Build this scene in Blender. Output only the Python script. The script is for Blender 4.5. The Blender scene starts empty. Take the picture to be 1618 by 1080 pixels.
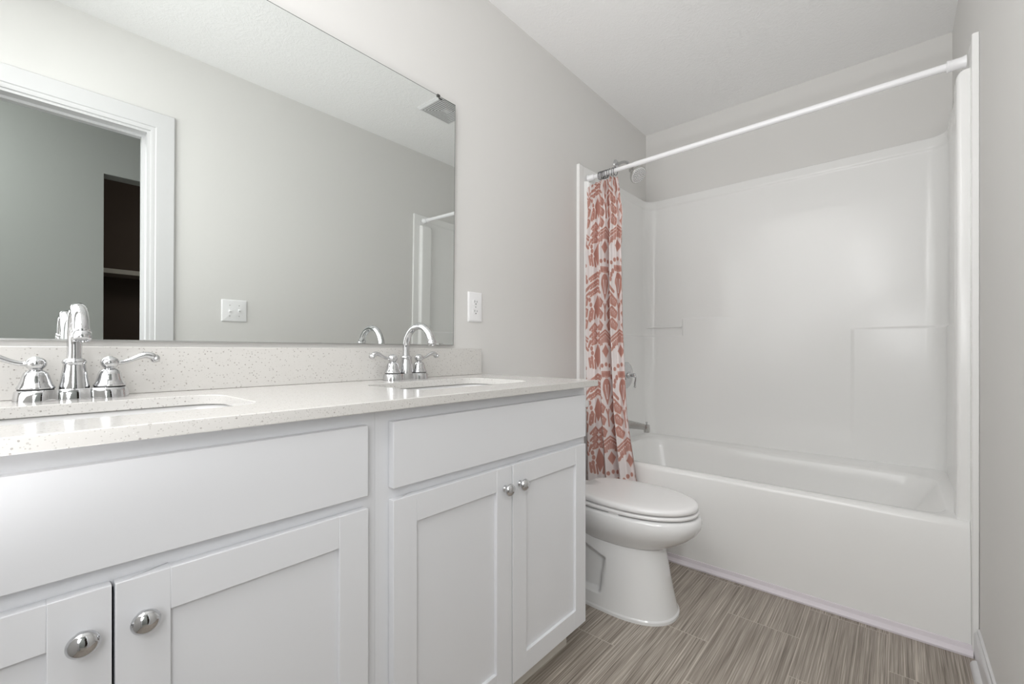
import bpy, bmesh, math, random
import numpy as np
from mathutils import Vector, Matrix
random.seed(4)
SC = bpy.context.scene
COL = SC.collection
PI = math.pi

# ------------------------------------------------------------------ camera, world, lights, exposure
W = 1.524          # mirror wall (x=0) to the wall opposite (x=W)
YB = 2.94          # wall behind the tub
YN = -0.345        # near wall, behind the camera
ZC = 2.497         # ceiling
cam_d = bpy.data.cameras.new('camera')
cam = bpy.data.objects.new('camera', cam_d); COL.objects.link(cam)
cam.location = (1.3197, 0.0, 0.9863)
cam.rotation_euler = (PI/2, 0, 0.71919)
cam_d.sensor_width = 36.0
cam_d.lens = 691.76/1618*36
cam_d.shift_y = 14.05/1618
cam_d.shift_x = 0.34/1618
cam_d.clip_start = 0.01
SC.camera = cam

wd = bpy.data.worlds.new('world'); SC.world = wd; wd.use_nodes = True
wd.node_tree.nodes['Background'].inputs[0].default_value = (0.8, 0.9, 1.0, 1)
wd.node_tree.nodes['Background'].inputs[1].default_value = 0.25

def area(name, loc, target, size, power, color=(1, 1, 1), size_y=None, spread=PI):
    l = bpy.data.lights.new(name, 'AREA'); l.energy = power; l.color = color
    l.size = size
    if size_y: l.shape = 'RECTANGLE'; l.size_y = size_y
    l.spread = spread
    o = bpy.data.objects.new(name, l); COL.objects.link(o); o.location = loc
    o.rotation_euler = (Vector(target)-Vector(loc)).to_track_quat('-Z', 'Y').to_euler()
    return o
# long ceiling lamp by the near wall, flash bounced off the ceiling, added fills
area('ceiling_lamp', (0.58, -0.19, 2.485), (0.58, -0.19, 0.0), 0.9, 4.8, (1.0, 0.99, 0.98), 0.26)
area('near_wall_fill', (0.70, -0.33, 1.36), (0.95, 3.0, 1.0), 1.25, 15.5, (0.99, 0.995, 1.0), 2.1)  # added wide panel standing in for a flash-lit near wall
area('fill_high', (1.12, -0.29, 1.75), (0.50, 1.60, 0.9), 0.25, 3.6, (1.0, 0.998, 0.995), 0.9)  # added soft fill, high behind the camera
area('fill_low', (1.36, -0.27, 1.15), (0.50, 1.30, 0.45), 0.40, 4.6, (0.985, 0.993, 1.0), 0.5)  # added soft fill beside the camera, lifts the cabinet fronts
area('flash_bounced_off_ceiling', (0.80, -0.28, 0.70), (0.80, 1.60, 2.5), 0.40, 2.0, (1.0, 1.0, 1.0), 0.10, spread=math.radians(75))
area('hallway_fill', (2.2, -0.9, 2.40), (2.2, 0.0, 0.0), 0.30, 20.0, (0.98, 1.0, 0.99))  # added fill that only brightens the hallway, no fixture modelled
area('unlit_room_fill', (2.70+0.35, 1.7, 2.1), (2.70+1.5, 1.0, 0.9), 0.3, 3.0, (1.0, 0.95, 0.88))  # added fill that keeps the dark room from going black
SC.cycles.diffuse_bounces = 8

SC.view_settings.view_transform = 'Standard'
SC.view_settings.look = 'None'
SC.view_settings.gamma = 1.0
SC.view_settings.use_curve_mapping = False
SC.view_settings.exposure = 0.31

# ------------------------------------------------------------------ materials
def srgb(r, g, b):
    f = lambda c: c/12.92 if c <= 0.04045 else ((c+0.055)/1.055)**2.4
    return (f(r/255), f(g/255), f(b/255), 1)

def mat(name, col, rough=0.5, metal=0.0, spec=0.5, coat=0.0):
    m = bpy.data.materials.new(name); m.use_nodes = True
    b = m.node_tree.nodes['Principled BSDF']
    b.inputs['Base Color'].default_value = col
    b.inputs['Roughness'].default_value = rough
    b.inputs['Metallic'].default_value = metal
    b.inputs['Specular IOR Level'].default_value = spec
    if coat:
        b.inputs['Coat Weight'].default_value = coat
        b.inputs['Coat Roughness'].default_value = 0.06
    return m

class NT:
    """small helper to wire nodes"""
    def __init__(s, m): s.t = m.node_tree; s.b = s.t.nodes['Principled BSDF']
    def n(s, typ, **kw):
        nd = s.t.nodes.new(typ)
        for k, v in kw.items(): setattr(nd, k, v)
        return nd
    def l(s, a, b): s.t.links.new(a, b)
    def math(s, op, a, b=None, clamp=False):
        nd = s.n('ShaderNodeMath', operation=op, use_clamp=clamp)
        for i, v in enumerate((a, b)):
            if v is None: continue
            if isinstance(v, (int, float)): nd.inputs[i].default_value = v
            else: s.l(v, nd.inputs[i])
        return nd.outputs[0]
    def obj(s):
        return s.n('ShaderNodeTexCoord').outputs['Object']
    def geo(s):
        return s.n('ShaderNodeNewGeometry').outputs['Position']
    def mapping(s, vec, scale=(1, 1, 1), loc=(0, 0, 0)):
        mp = s.n('ShaderNodeMapping'); s.l(vec, mp.inputs[0])
        mp.inputs['Scale'].default_value = scale; mp.inputs['Location'].default_value = loc
        return mp.outputs[0]
    def noise(s, vec, scale, detail=2, rough=0.5):
        nd = s.n('ShaderNodeTexNoise'); s.l(vec, nd.inputs['Vector'])
        nd.inputs['Scale'].default_value = scale; nd.inputs['Detail'].default_value = detail
        nd.inputs['Roughness'].default_value = rough
        return nd.outputs['Fac']
    def ramp(s, fac, stops):
        r = s.n('ShaderNodeValToRGB'); s.l(fac, r.inputs[0])
        e = r.color_ramp.elements
        while len(e) < len(stops): e.new(0.5)
        for el, (p, c) in zip(e, stops): el.position = p; el.color = c
        return r.outputs[0]
    def mix(s, fac, a, b):
        nd = s.n('ShaderNodeMix', data_type='RGBA')
        for sock, v in ((nd.inputs[0], fac), (nd.inputs[6], a), (nd.inputs[7], b)):
            if isinstance(v, (int, float)): sock.default_value = v
            elif isinstance(v, tuple): sock.default_value = v
            else: s.l(v, sock)
        return nd.outputs[2]
    def bump(s, h, strength=0.2, dist=0.01):
        nd = s.n('ShaderNodeBump'); nd.inputs['Strength'].default_value = strength
        nd.inputs['Distance'].default_value = dist
        s.l(h, nd.inputs['Height']); s.l(nd.outputs[0], s.b.inputs['Normal'])

def wall_mat(name, col):
    m = mat(name, col, 0.75, spec=0.25); n = NT(m); p = n.geo()
    n.bump(n.noise(p, 260, 2), 0.06, 0.002)
    return m
WALL = wall_mat('grey_wall_paint', srgb(222, 221, 219))
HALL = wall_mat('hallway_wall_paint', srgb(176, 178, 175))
CEIL = mat('textured_ceiling_paint', srgb(244, 244, 244), 0.85, spec=0.15)
n = NT(CEIL); p = n.geo()
v = n.n('ShaderNodeTexNoise'); n.l(p, v.inputs['Vector']); v.inputs['Scale'].default_value = 7; v.inputs['Detail'].default_value = 3
vv = n.n('ShaderNodeVectorMath', operation='MULTIPLY_ADD'); n.l(v.outputs['Color'], vv.inputs[0]); vv.inputs[1].default_value = (0.5, 0.5, 0.5); n.l(p, vv.inputs[2])
st = n.noise(n.mapping(vv.outputs[0], (34, 34, 34)), 1.0, 4, 0.6)
n.bump(n.ramp(st, [(0.42, (0, 0, 0, 1)), (0.62, (1, 1, 1, 1))]), 0.22, 0.004)
TRIM = mat('white_trim_paint', srgb(212, 212, 213), 0.32)
CAB = mat('white_cabinet_paint', srgb(226, 227, 230), 0.38); n = NT(CAB)
n.bump(n.noise(n.geo(), 400, 1), 0.02, 0.001)
SIDE = mat('warm_white_toe_kick_paint', srgb(214, 209, 200), 0.45)
PORC = mat('white_porcelain', srgb(223, 223, 223), 0.09, coat=0.3)
SEATM = mat('white_seat_plastic', srgb(230, 229, 229), 0.22)
ACR = mat('white_gelcoat', srgb(238, 238, 237), 0.22, coat=0.05)
n = NT(ACR); n.bump(n.noise(n.geo(), 5.0, 2), 0.03, 0.02)
VINYL = mat('white_vinyl_trim', srgb(226, 220, 226), 0.2)
CHROME = mat('chrome', (0.63, 0.635, 0.645, 1), 0.05, 1.0)
CHROME2 = mat('satin_chrome', (0.60, 0.595, 0.58, 1), 0.12, 1.0)
NOZ = mat('grey_nozzle_rubber', srgb(120, 118, 114), 0.5)
DARK = mat('dark_gap', srgb(40, 40, 38), 0.6)
PLATE = mat('white_plate_plastic', srgb(240, 240, 241), 0.3)
RODM = mat('white_rod_enamel', srgb(240, 240, 242), 0.2)
MIRR = mat('silvered_mirror_glass', (0.83, 0.855, 0.84, 1), 0.0, 1.0)
MEDGE = mat('mirror_edge_glass', srgb(120, 126, 122), 0.2)
CHAN = mat('aluminium_channel', srgb(190, 190, 188), 0.3, 0.8)
CLIP = mat('dark_clip_plastic', srgb(70, 70, 68), 0.3)
CARP = mat('hallway_carpet', srgb(150, 145, 138), 0.95)
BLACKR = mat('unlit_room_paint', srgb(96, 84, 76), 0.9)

# quartz: white ground with grey flecks of several sizes
QUARTZ = mat('white_quartz_with_grey_flecks', srgb(234, 232, 228), 0.13); n = NT(QUARTZ); p = n.geo()
def flecks(scale, thr, gate):
    vo = n.n('ShaderNodeTexVoronoi'); n.l(p, vo.inputs['Vector']); vo.inputs['Scale'].default_value = scale
    wob = n.math('ADD', vo.outputs['Distance'], n.math('MULTIPLY', n.noise(p, scale*3, 1), 0.16))
    sp = n.n('ShaderNodeSeparateColor'); n.l(vo.outputs['Color'], sp.inputs[0])
    a = n.math('LESS_THAN', wob, n.math('MULTIPLY_ADD', sp.outputs[1], thr) if False else thr)
    return n.math('MULTIPLY', a, n.math('GREATER_THAN', sp.outputs[0], gate)), sp.outputs[2]
f1, c1 = flecks(140, 0.29, 0.66)
f2, c2 = flecks(300, 0.34, 0.58)
f3, c3 = flecks(260, 0.30, 0.80)
base = n.mix(n.math('MULTIPLY', n.noise(p, 60, 3), 0.35), srgb(213, 211, 208), srgb(203, 201, 197))
k = n.mix(n.math('MULTIPLY', f2, 0.55), base, srgb(164, 161, 156))
k = n.mix(n.math('MULTIPLY', f3, 0.5), k, srgb(240, 239, 236))
k = n.mix(n.math('MULTIPLY', f1, n.math('MULTIPLY_ADD', c1, 0.5) if False else n.math('ADD', n.math('MULTIPLY', c1, 0.55), 0.2)), k, srgb(132, 126, 120))
n.l(k, n.b.inputs['Base Color'])

# floor: 23 x 45 cm tiles with linear grain, running bond
FLOOR = mat('linear_grain_floor_tile', srgb(125, 115, 107), 0.42, spec=0.35); n = NT(FLOOR); p = n.geo()
sx = n.n('ShaderNodeSeparateXYZ'); n.l(p, sx.inputs[0])
BW, RH = 0.4525, 0.23
cx = n.n('ShaderNodeCombineXYZ')
n.l(n.math('ADD', sx.outputs[1], -1.555+BW/2+BW*6), cx.inputs[0]); n.l(n.math('ADD', sx.outputs[0], -0.614+RH*6), cx.inputs[1])
br = n.n('ShaderNodeTexBrick', offset=0.5, offset_frequency=2)
n.l(cx.outputs[0], br.inputs['Vector'])
br.inputs['Scale'].default_value = 1; br.inputs['Brick Width'].default_value = BW; br.inputs['Row Height'].default_value = RH
br.inputs['Mortar Size'].default_value = 0.0015; br.inputs['Mortar Smooth'].default_value = 0.2; br.inputs['Bias'].default_value = 0
br.inputs['Color1'].default_value = (0, 0, 0, 1); br.inputs['Color2'].default_value = (1, 1, 1, 1); br.inputs['Mortar'].default_value = (0.5, 0.5, 0.5, 1)
tint = n.n('ShaderNodeSeparateColor'); n.l(br.outputs['Color'], tint.inputs[0])
shift = n.n('ShaderNodeCombineXYZ'); n.l(n.math('MULTIPLY', tint.outputs[0], 3.7), shift.inputs[0]); n.l(n.math('MULTIPLY', tint.outputs[0], 9.1), shift.inputs[1])
add = n.n('ShaderNodeVectorMath', operation='ADD'); n.l(p, add.inputs[0]); n.l(shift.outputs[0], add.inputs[1])
g1 = n.noise(n.mapping(add.outputs[0], (230, 2.2, 1)), 1.0, 3, 0.7)
g2 = n.noise(n.mapping(add.outputs[0], (620, 5.0, 1)), 1.0, 2, 0.6)
g3 = n.noise(n.mapping(add.outputs[0], (60, 0.9, 1)), 1.0, 2, 0.5)
g = n.math('ADD', n.math('ADD', n.math('MULTIPLY', g1, 0.5), n.math('MULTIPLY', g2, 0.32)), n.math('MULTIPLY', g3, 0.18))
grain = n.ramp(g, [(0.38, srgb(100, 91, 83)), (0.46, srgb(140, 131, 121)), (0.53, srgb(165, 156, 146)), (0.62, srgb(206, 197, 186))])
grain = n.mix(n.math('MULTIPLY', tint.outputs[0], 0.16), grain, srgb(158, 148, 140))
n.l(n.mix(br.outputs['Fac'], grain, srgb(190, 181, 171)), n.b.inputs['Base Color'])
n.bump(n.math('MULTIPLY', g, n.math('SUBTRACT', 1.0, br.outputs['Fac'])), 0.25, 0.002)

# curtain cloth: print stored on the cloth itself
CLOTH = mat('coral_print_cloth', srgb(230, 222, 220), 0.85, spec=0.1); n = NT(CLOTH)
at = n.n('ShaderNodeAttribute', attribute_name='print'); 
pr = n.ramp(at.outputs['Fac'], [(0.0, srgb(226, 219, 218)), (0.45, srgb(224, 208, 202)), (0.55, srgb(194, 152, 142)), (1.0, srgb(184, 138, 127))])
n.l(pr, n.b.inputs['Base Color'])
tr = n.n('ShaderNodeBsdfTranslucent'); n.l(pr, tr.inputs[0])
mx = n.n('ShaderNodeMixShader'); mx.inputs[0].default_value = 0.06
n.l(n.b.outputs[0], mx.inputs[1]); n.l(tr.outputs[0], mx.inputs[2])
n.l(mx.outputs[0], n.t.nodes['Material Output'].inputs[0])

# ------------------------------------------------------------------ mesh helpers
def finish(name, bm, m, parent=None, smooth=35, bevel=0, seg=2, loc=None):
    bmesh.ops.remove_doubles(bm, verts=bm.verts, dist=1e-6)
    bmesh.ops.recalc_face_normals(bm, faces=bm.faces)
    if smooth:
        lim = math.radians(smooth)
        for f in bm.faces: f.smooth = True
        for e in bm.edges:
            if len(e.link_faces) == 2: e.smooth = e.calc_face_angle(0) < lim
    me = bpy.data.meshes.new(name); bm.to_mesh(me); bm.free()
    me.materials.append(m)
    o = bpy.data.objects.new(name, me); COL.objects.link(o)
    if parent: o.parent = parent
    if loc: o.location = loc
    if bevel:
        b = o.modifiers.new('bevel', 'BEVEL'); b.width = bevel; b.segments = seg
        b.limit_method = 'ANGLE'; b.angle_limit = math.radians(40); b.harden_normals = False
    return o

def box(bm, x0, x1, y0, y1, z0, z1):
    r = bmesh.ops.create_cube(bm, size=1)
    bmesh.ops.scale(bm, vec=(x1-x0, y1-y0, z1-z0), verts=r['verts'])
    bmesh.ops.translate(bm, vec=((x0+x1)/2, (y0+y1)/2, (z0+z1)/2), verts=r['verts'])
    return r['verts']

def boxo(name, dims, m, parent=None, bevel=0.0, seg=2):
    bm = bmesh.new(); box(bm, *dims)
    return finish(name, bm, m, parent, smooth=0 if not bevel else 30, bevel=bevel, seg=seg)

def loft(bm, loops, cap0=False, cap1=False, closed=True):
    rows = [[bm.verts.new(p) for p in L] for L in loops]
    for a, b in zip(rows, rows[1:]):
        N = len(a)
        for i in range(N if closed else N-1):
            j = (i+1) % N
            try: bm.faces.new((a[i], a[j], b[j], b[i]))
            except ValueError: pass
    if cap0: bm.faces.new(rows[0][::-1])
    if cap1: bm.faces.new(rows[-1])
    return rows

def lathe(bm, prof, N=40, mtx=Matrix()):
    """prof: (r, z) list; r=0 end points become caps"""
    loops = []
    for r, z in prof:
        r = max(r, 1e-5)
        loops.append([mtx @ Vector((r*math.cos(2*PI*i/N), r*math.sin(2*PI*i/N), z)) for i in range(N)])
    loft(bm, loops, True, True)

def tube(bm, path, radii, N=20, cap=True, squash=1.0):
    path = [Vector([float(c) for c in q]) for q in path]
    radii = [float(radii)]*len(path) if np.isscalar(radii) else [float(r_) for r_ in radii]
    loops = []; up = None
    for i, q in enumerate(path):
        t = (path[min(i+1, len(path)-1)]-path[max(i-1, 0)]).normalized()
        if up is None:
            up = Vector((0, 0, 1)) if abs(t.z) < 0.9 else Vector((1, 0, 0))
        s = t.cross(up).normalized(); up = s.cross(t).normalized()
        loops.append([q+radii[i]*(math.cos(2*PI*k/N)*s+squash*math.sin(2*PI*k/N)*up) for k in range(N)])
    loft(bm, loops, cap, cap)

def rrect(x0, x1, y0, y1, r, z, per=10):
    pts = []
    for cx_, cy_, a0 in ((x1-r, y1-r, 0), (x0+r, y1-r, PI/2), (x0+r, y0+r, PI), (x1-r, y0+r, 1.5*PI)):
        for i in range(per+1):
            a = a0+PI/2*i/per
            pts.append(Vector((cx_+r*math.cos(a), cy_+r*math.sin(a), z)))
    return pts

def along(loc, axis):
    """matrix that takes +Z to axis at loc"""
    return Matrix.Translation(loc) @ Vector(axis).to_track_quat('Z', 'Y').to_matrix().to_4x4()

def smoothcurve(pts, n=8):
    """Catmull-Rom through points"""
    P = [Vector(p) for p in pts]; P = [2*P[0]-P[1]]+P+[2*P[-1]-P[-2]]; out = []
    for i in range(1, len(P)-2):
        for k in range(n):
            t = k/n
            out.append(0.5*((2*P[i])+(P[i+1]-P[i-1])*t+(2*P[i-1]-5*P[i]+4*P[i+1]-P[i+2])*t*t+(3*P[i]-P[i-1]-3*P[i+1]+P[i+2])*t**3))
    out.append(P[-2]); return out

def thing(name, label, cat, loc=(0, 0, 0), group=None):
    o = bpy.data.objects.new(name, None); COL.objects.link(o); o.empty_display_size = 0.05
    o.location = loc; o['label'] = label; o['category'] = cat
    if group: o['group'] = group
    return o
def tag(o, label, cat, group=None):
    o['label'] = label; o['category'] = cat
    if group: o['group'] = group
    return o
def struct(o): o['kind'] = 'structure'; return o
def dup(root, loc, label, group=None):
    """copy a thing with its parts and sub-parts"""
    def rec(o, parent):
        c = o.copy(); COL.objects.link(c)
        if parent: c.parent = parent
        for ch in [q for q in list(bpy.data.objects) if q.parent is o]: rec(ch, c)
        return c
    r = rec(root, None); r.location = loc; r['label'] = label
    if group: r['group'] = group
    return r

# ------------------------------------------------------------------ room shell
T = 0.115
HX = 2.70                                  # hallway wall opposite the doorway
DY0, DY1, DZ = -0.265, 0.4625, 2.055       # door opening in the right wall
struct(boxo('floor', (-0.1, HX+0.1, -2.2, 3.1, -0.05, 0), FLOOR))
struct(boxo('ceiling', (-0.1, HX+1.7, -2.2, 3.1, ZC, ZC+0.05), CEIL))
struct(boxo('wall_left', (-0.1, 0, YN-0.1, YB+0.1, 0, ZC), WALL))
struct(boxo('wall_back', (0, W+T, YB, YB+0.1, 0, ZC), WALL))
struct(boxo('wall_front', (0, W, YN-0.1, YN, 0, ZC), WALL))
bm = bmesh.new()
box(bm, W, W+T, DY1, YB, 0, ZC); box(bm, W, W+T, YN-0.1, DY0, 0, ZC); box(bm, W, W+T, DY0, DY1, DZ, ZC)
struct(finish('wall_right', bm, WALL, smooth=0))
# hallway and the unlit room across it
HO0, HO1, HOZ = 0.405, 1.25, 2.105
bm = bmesh.new()
box(bm, HX, HX+0.13, -2.2, HO0, 0, ZC); box(bm, HX, HX+0.13, HO1, 3.1, 0, ZC); box(bm, HX, HX+0.13, HO0, HO1, HOZ, ZC)
struct(finish('wall_hallway', bm, HALL, smooth=0))
bm = bmesh.new(); box(bm, W+T, HX, 1.9, 2.0, 0, ZC); box(bm, W+T, HX, -2.2, -2.1, 0, ZC); box(bm, W, W+T, -2.2, YN-0.1, 0, ZC)
struct(finish('wall_hallway_end', bm, HALL, smooth=0))
struct(boxo('floor_hallway', (W+0.06, HX, -2.1, 1.9, 0, 0.012), CARP))
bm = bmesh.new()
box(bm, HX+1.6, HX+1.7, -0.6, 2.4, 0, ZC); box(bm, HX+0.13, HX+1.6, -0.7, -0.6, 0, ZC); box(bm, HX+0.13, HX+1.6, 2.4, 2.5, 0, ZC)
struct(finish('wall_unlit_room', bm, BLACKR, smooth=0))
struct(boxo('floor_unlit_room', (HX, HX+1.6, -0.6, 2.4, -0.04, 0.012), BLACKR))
# closet shelf in the unlit room
tag(boxo('closet_shelf', (HX+1.25, HX+1.6, -0.6, 2.4, 1.58, 1.62), SIDE), 'pale closet shelf in the dark room seen through the doorway in the mirror', 'shelf')

# door casing and jamb (seen in the mirror)
def frame_sweep(bm, prof, y0, y1, zt):
    # prof: (distance outwards from the opening edge, x); mitred at the two upper corners
    L = [[Vector((x, y1+d, 0)) for d, x in prof], [Vector((x, y1+d, zt+d)) for d, x in prof], [Vector((x, y0-d, zt+d)) for d, x in prof], [Vector((x, y0-d, 0)) for d, x in prof]]
    rows = [[bm.verts.new(p) for p in l] for l in L]
    n_ = len(prof)
    for r0, r1 in zip(rows, rows[1:]):
        for i in range(n_):
            j = (i+1) % n_; bm.faces.new((r0[i], r0[j], r1[j], r1[i]))
    bm.faces.new(rows[0][::-1]); bm.faces.new(rows[-1])
cwid = 0.092
bm = bmesh.new()
frame_sweep(bm, [(-0.006, W-0.0003), (-0.006, W-0.010), (0.004, W-0.013), (0.012, W-0.013), (0.016, W-0.0165), (0.068, W-0.0165), (cwid-0.004, W-0.0165), (cwid, W-0.0125), (cwid, W-0.0003)], DY0+0.017, DY1, DZ)
struct(finish('trim_1', bm, TRIM, smooth=20))
bm = bmesh.new()
frame_sweep(bm, [(-0.019, W-0.004), (0.0, W-0.004), (0.0, W+T+0.004), (-0.019, W+T+0.004), (-0.019, W+T-0.030), (-0.031, W+T-0.030), (-0.031, W+0.050), (-0.019, W+0.050)], DY0, DY1, DZ)
struct(finish('door_1', bm, TRIM, smooth=20))

# baseboard on the right wall with its shoe moulding
bm = bmesh.new()
ya, yb = DY1+cwid, 2.044
prof = [(0, 0), (0.013, 0), (0.013, 0.074), (0.011, 0.080), (0.007, 0.084), (0.006, 0.092), (0, 0.094)]
loft(bm, [[Vector((W-x, yy, z)) for x, z in prof] for yy in (ya, yb)], True, True)
q = [(0.012, 0)]+[(0.012+0.016*math.cos(a), 0.020*math.sin(a)) for a in np.linspace(0, PI/2, 9)]
loft(bm, [[Vector((W-x, yy, z)) for x, z in q] for yy in (ya, yb-0.06)], True, True)
struct(finish('baseboard_right', bm, TRIM, smooth=35))

# ------------------------------------------------------------------ vanity cabinets
XF, XD = 0.533, 0.552         # face frame, door front
def door_mesh(y0, y1, z0, z1, sw=0.0585):
    bm = bmesh.new()
    b, t = XF+0.0008, XD
    # four frame members
    box(bm, b, t, y0, y0+sw, z0, z1); box(bm, b, t, y1-sw, y1, z0, z1)
    box(bm, b, t-0.0002, y0+sw, y1-sw, z1-sw, z1); box(bm, b, t-0.0002, y0+sw, y1-sw, z0, z0+sw)
    box(bm, b, t-0.0085, y0+sw-0.002, y1-sw+0.002, z0+sw-0.002, z1-sw+0.002)
    return bm
def knob_mesh(y, z):
    bm = bmesh.new()
    p = [(0, 0), (0.0085, 0), (0.0090, 0.0015), (0.0070, 0.004), (0.0052, 0.008), (0.0058, 0.012), (0.0100, 0.0145), (0.0150, 0.0165), (0.0163, 0.0185), (0.0160, 0.0205), (0.0140, 0.0240), (0.0105, 0.0268), (0.0055, 0.0286), (0, 0.0292)]
    lathe(bm, p, 40, along((XD, y, z), (1, 0, 0)))
    return bm
def cabinet(yc, label, kick0, kick1):
    y0, y1 = (-0.305, 0.4800) if yc < 0.5 else (0.4805, 1.2655)
    t = thing('vanity_cabinet', label, 'cabinet', (0, 0, 0))
    bm = bmesh.new()
    # face frame, sides, bottom, back
    box(bm, XF-0.019, XF, y0, y0+0.045, 0.097, 0.8685); box(bm, XF-0.019, XF, y1-0.045, y1, 0.097, 0.8685)
    for z0, z1 in ((0.835, 0.8685), (0.672, 0.716), (0.097, 0.135)): box(bm, XF-0.019, XF, y0+0.045, y1-0.045, z0, z1)
    box(bm, 0.004, XF-0.019, y0, y0+0.014, 0.097, 0.8685); box(bm, 0.004, XF-0.019, y1-0.014, y1, 0.097, 0.8685)
    box(bm, 0.004, XF-0.019, y0+0.014, y1-0.014, 0.097, 0.112); box(bm, 0.004, 0.016, y0+0.014, y1-0.014, 0.112, 0.8685)
    finish('body', bm, CAB, t, smooth=0)
    d0, d1 = yc-0.3675, yc+0.3675
    bm = bmesh.new(); box(bm, XF+0.0008, XD, d0, d1, 0.7055, 0.8420)
    finish('drawer_front', bm, CAB, t, smooth=30, bevel=0.0012)
    g = 0.0016
    for a, b, s in ((d0, yc-g, -1), (yc+g, d1, 1)):
        d = finish('door', door_mesh(a, b, 0.097, 0.6815), CAB, t, smooth=30, bevel=0.0010)
        finish('knob', knob_mesh(yc+s*0.0300, 0.6265), CHROME, d, smooth=60)
    bm = bmesh.new(); box(bm, 0.004, 0.475, kick0, kick1, 0, 0.0965)
    finish('toe_kick', bm, SIDE, t, smooth=0)
    bm = bmesh.new()
    q = [(0.475, 0)]+[(0.475+0.013*math.cos(a), 0.032*math.sin(a)**0.6) for a in np.linspace(0, PI/2, 9)]
    e = 0 if kick1 < 0.6 else 0.012
    loops = [[Vector((x, yy, z)) for x, z in q] for yy in (kick0, kick1-e)]
    if e:
        for f in (0.5, 0.85, 1.0):
            s_ = math.sqrt(max(0, 1-f*f)); loops.append([Vector((0.475+(x-0.475)*s_, kick1-e+e*f, z*(0.6+0.4*s_))) for x, z in q])
    loft(bm, loops, True, True)
    finish('shoe_moulding', bm, SIDE, t, smooth=40)
    return t
cabinet(0.0875, 'white shaker vanity cabinet nearest the camera, under the left sink', -0.304, 0.479)
cabinet(0.8790, 'white shaker vanity cabinet under the right sink, next to the toilet', 0.480, 1.238)

# ------------------------------------------------------------------ countertop, backsplash, sinks
ZT, ZU, XCT, YCT = 0.8895, 0.8690, 0.572, 1.2935
SINKS = (0.0850, 0.8790)
SX0, SX1, SHW, SR = 0.170, 0.447, 0.222, 0.055
bm = bmesh.new()
def ring_edges(pts):
    vs = [bm.verts.new(q) for q in pts]
    return [bm.edges.new((vs[i], vs[(i+1) % len(vs)])) for i in range(len(vs))]
es = ring_edges([Vector(q) for q in ((0.0005, YN+0.001, ZT), (XCT, YN+0.001, ZT), (XCT, YCT, ZT), (0.0005, YCT, ZT))])
for sy in SINKS: es += ring_edges(rrect(SX0, SX1, sy-SHW, sy+SHW, SR, ZT, 10))
bmesh.ops.triangle_fill(bm, use_beauty=True, use_dissolve=False, edges=es)
r = bmesh.ops.extrude_face_region(bm, geom=bm.faces[:])
bmesh.ops.translate(bm, vec=(0, 0, ZU-ZT), verts=[q for q in r['geom'] if isinstance(q, bmesh.types.BMVert)])
tag(finish('countertop', bm, QUARTZ, smooth=35, bevel=0.0016, seg=2), 'white speckled quartz countertop with two sink cutouts across both cabinets', 'countertop')
tag(boxo('backsplash', (0.0005, 0.0205, YN+0.001, YCT-0.001, ZT+0.0003, 0.9955), QUARTZ, bevel=0.0012), 'low speckled quartz backsplash strip standing behind the two faucets', 'backsplash')

def sink(sy, label):
    t = thing('sink', label, 'sink', (0.31, sy, 0.73), 'rectangular undermount sinks')
    bm = bmesh.new(); L = []
    e = 0.005
    def R(ins, z, r): return [q-Vector((0.31, sy, 0.73)) for q in rrect(SX0-e+ins, SX1+e-ins, sy-SHW-e+ins, sy+SHW+e-ins, r, z, 10)]
    L += [R(-0.02, 0.72, 0.07), R(-0.022, 0.8672, 0.075), R(-0.004, 0.8680, 0.062), R(0, 0.866, 0.060), R(0.003, 0.855, 0.060), R(0.010, 0.79, 0.062), R(0.020, 0.755, 0.065), R(0.045, 0.738, 0.06), R(0.09, 0.734, 0.04)]
    rows = loft(bm, L, True, True)
    finish('basin', bm, PORC, t, smooth=50)
    bm = bmesh.new(); lathe(bm, [(0.0, 0.0), (0.024, 0.0), (0.024, 0.003), (0.019, 0.004), (0.016, 0.002), (0.0, 0.003)], 28, Matrix.Translation((0, 0, 0.004)))
    finish('drain', bm, CHROME, t)
    return t
sink(SINKS[0], 'white undermount basin set below the left faucet, nearest the camera')
sink(SINKS[1], 'white undermount basin set below the right faucet, towards the toilet')

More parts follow.
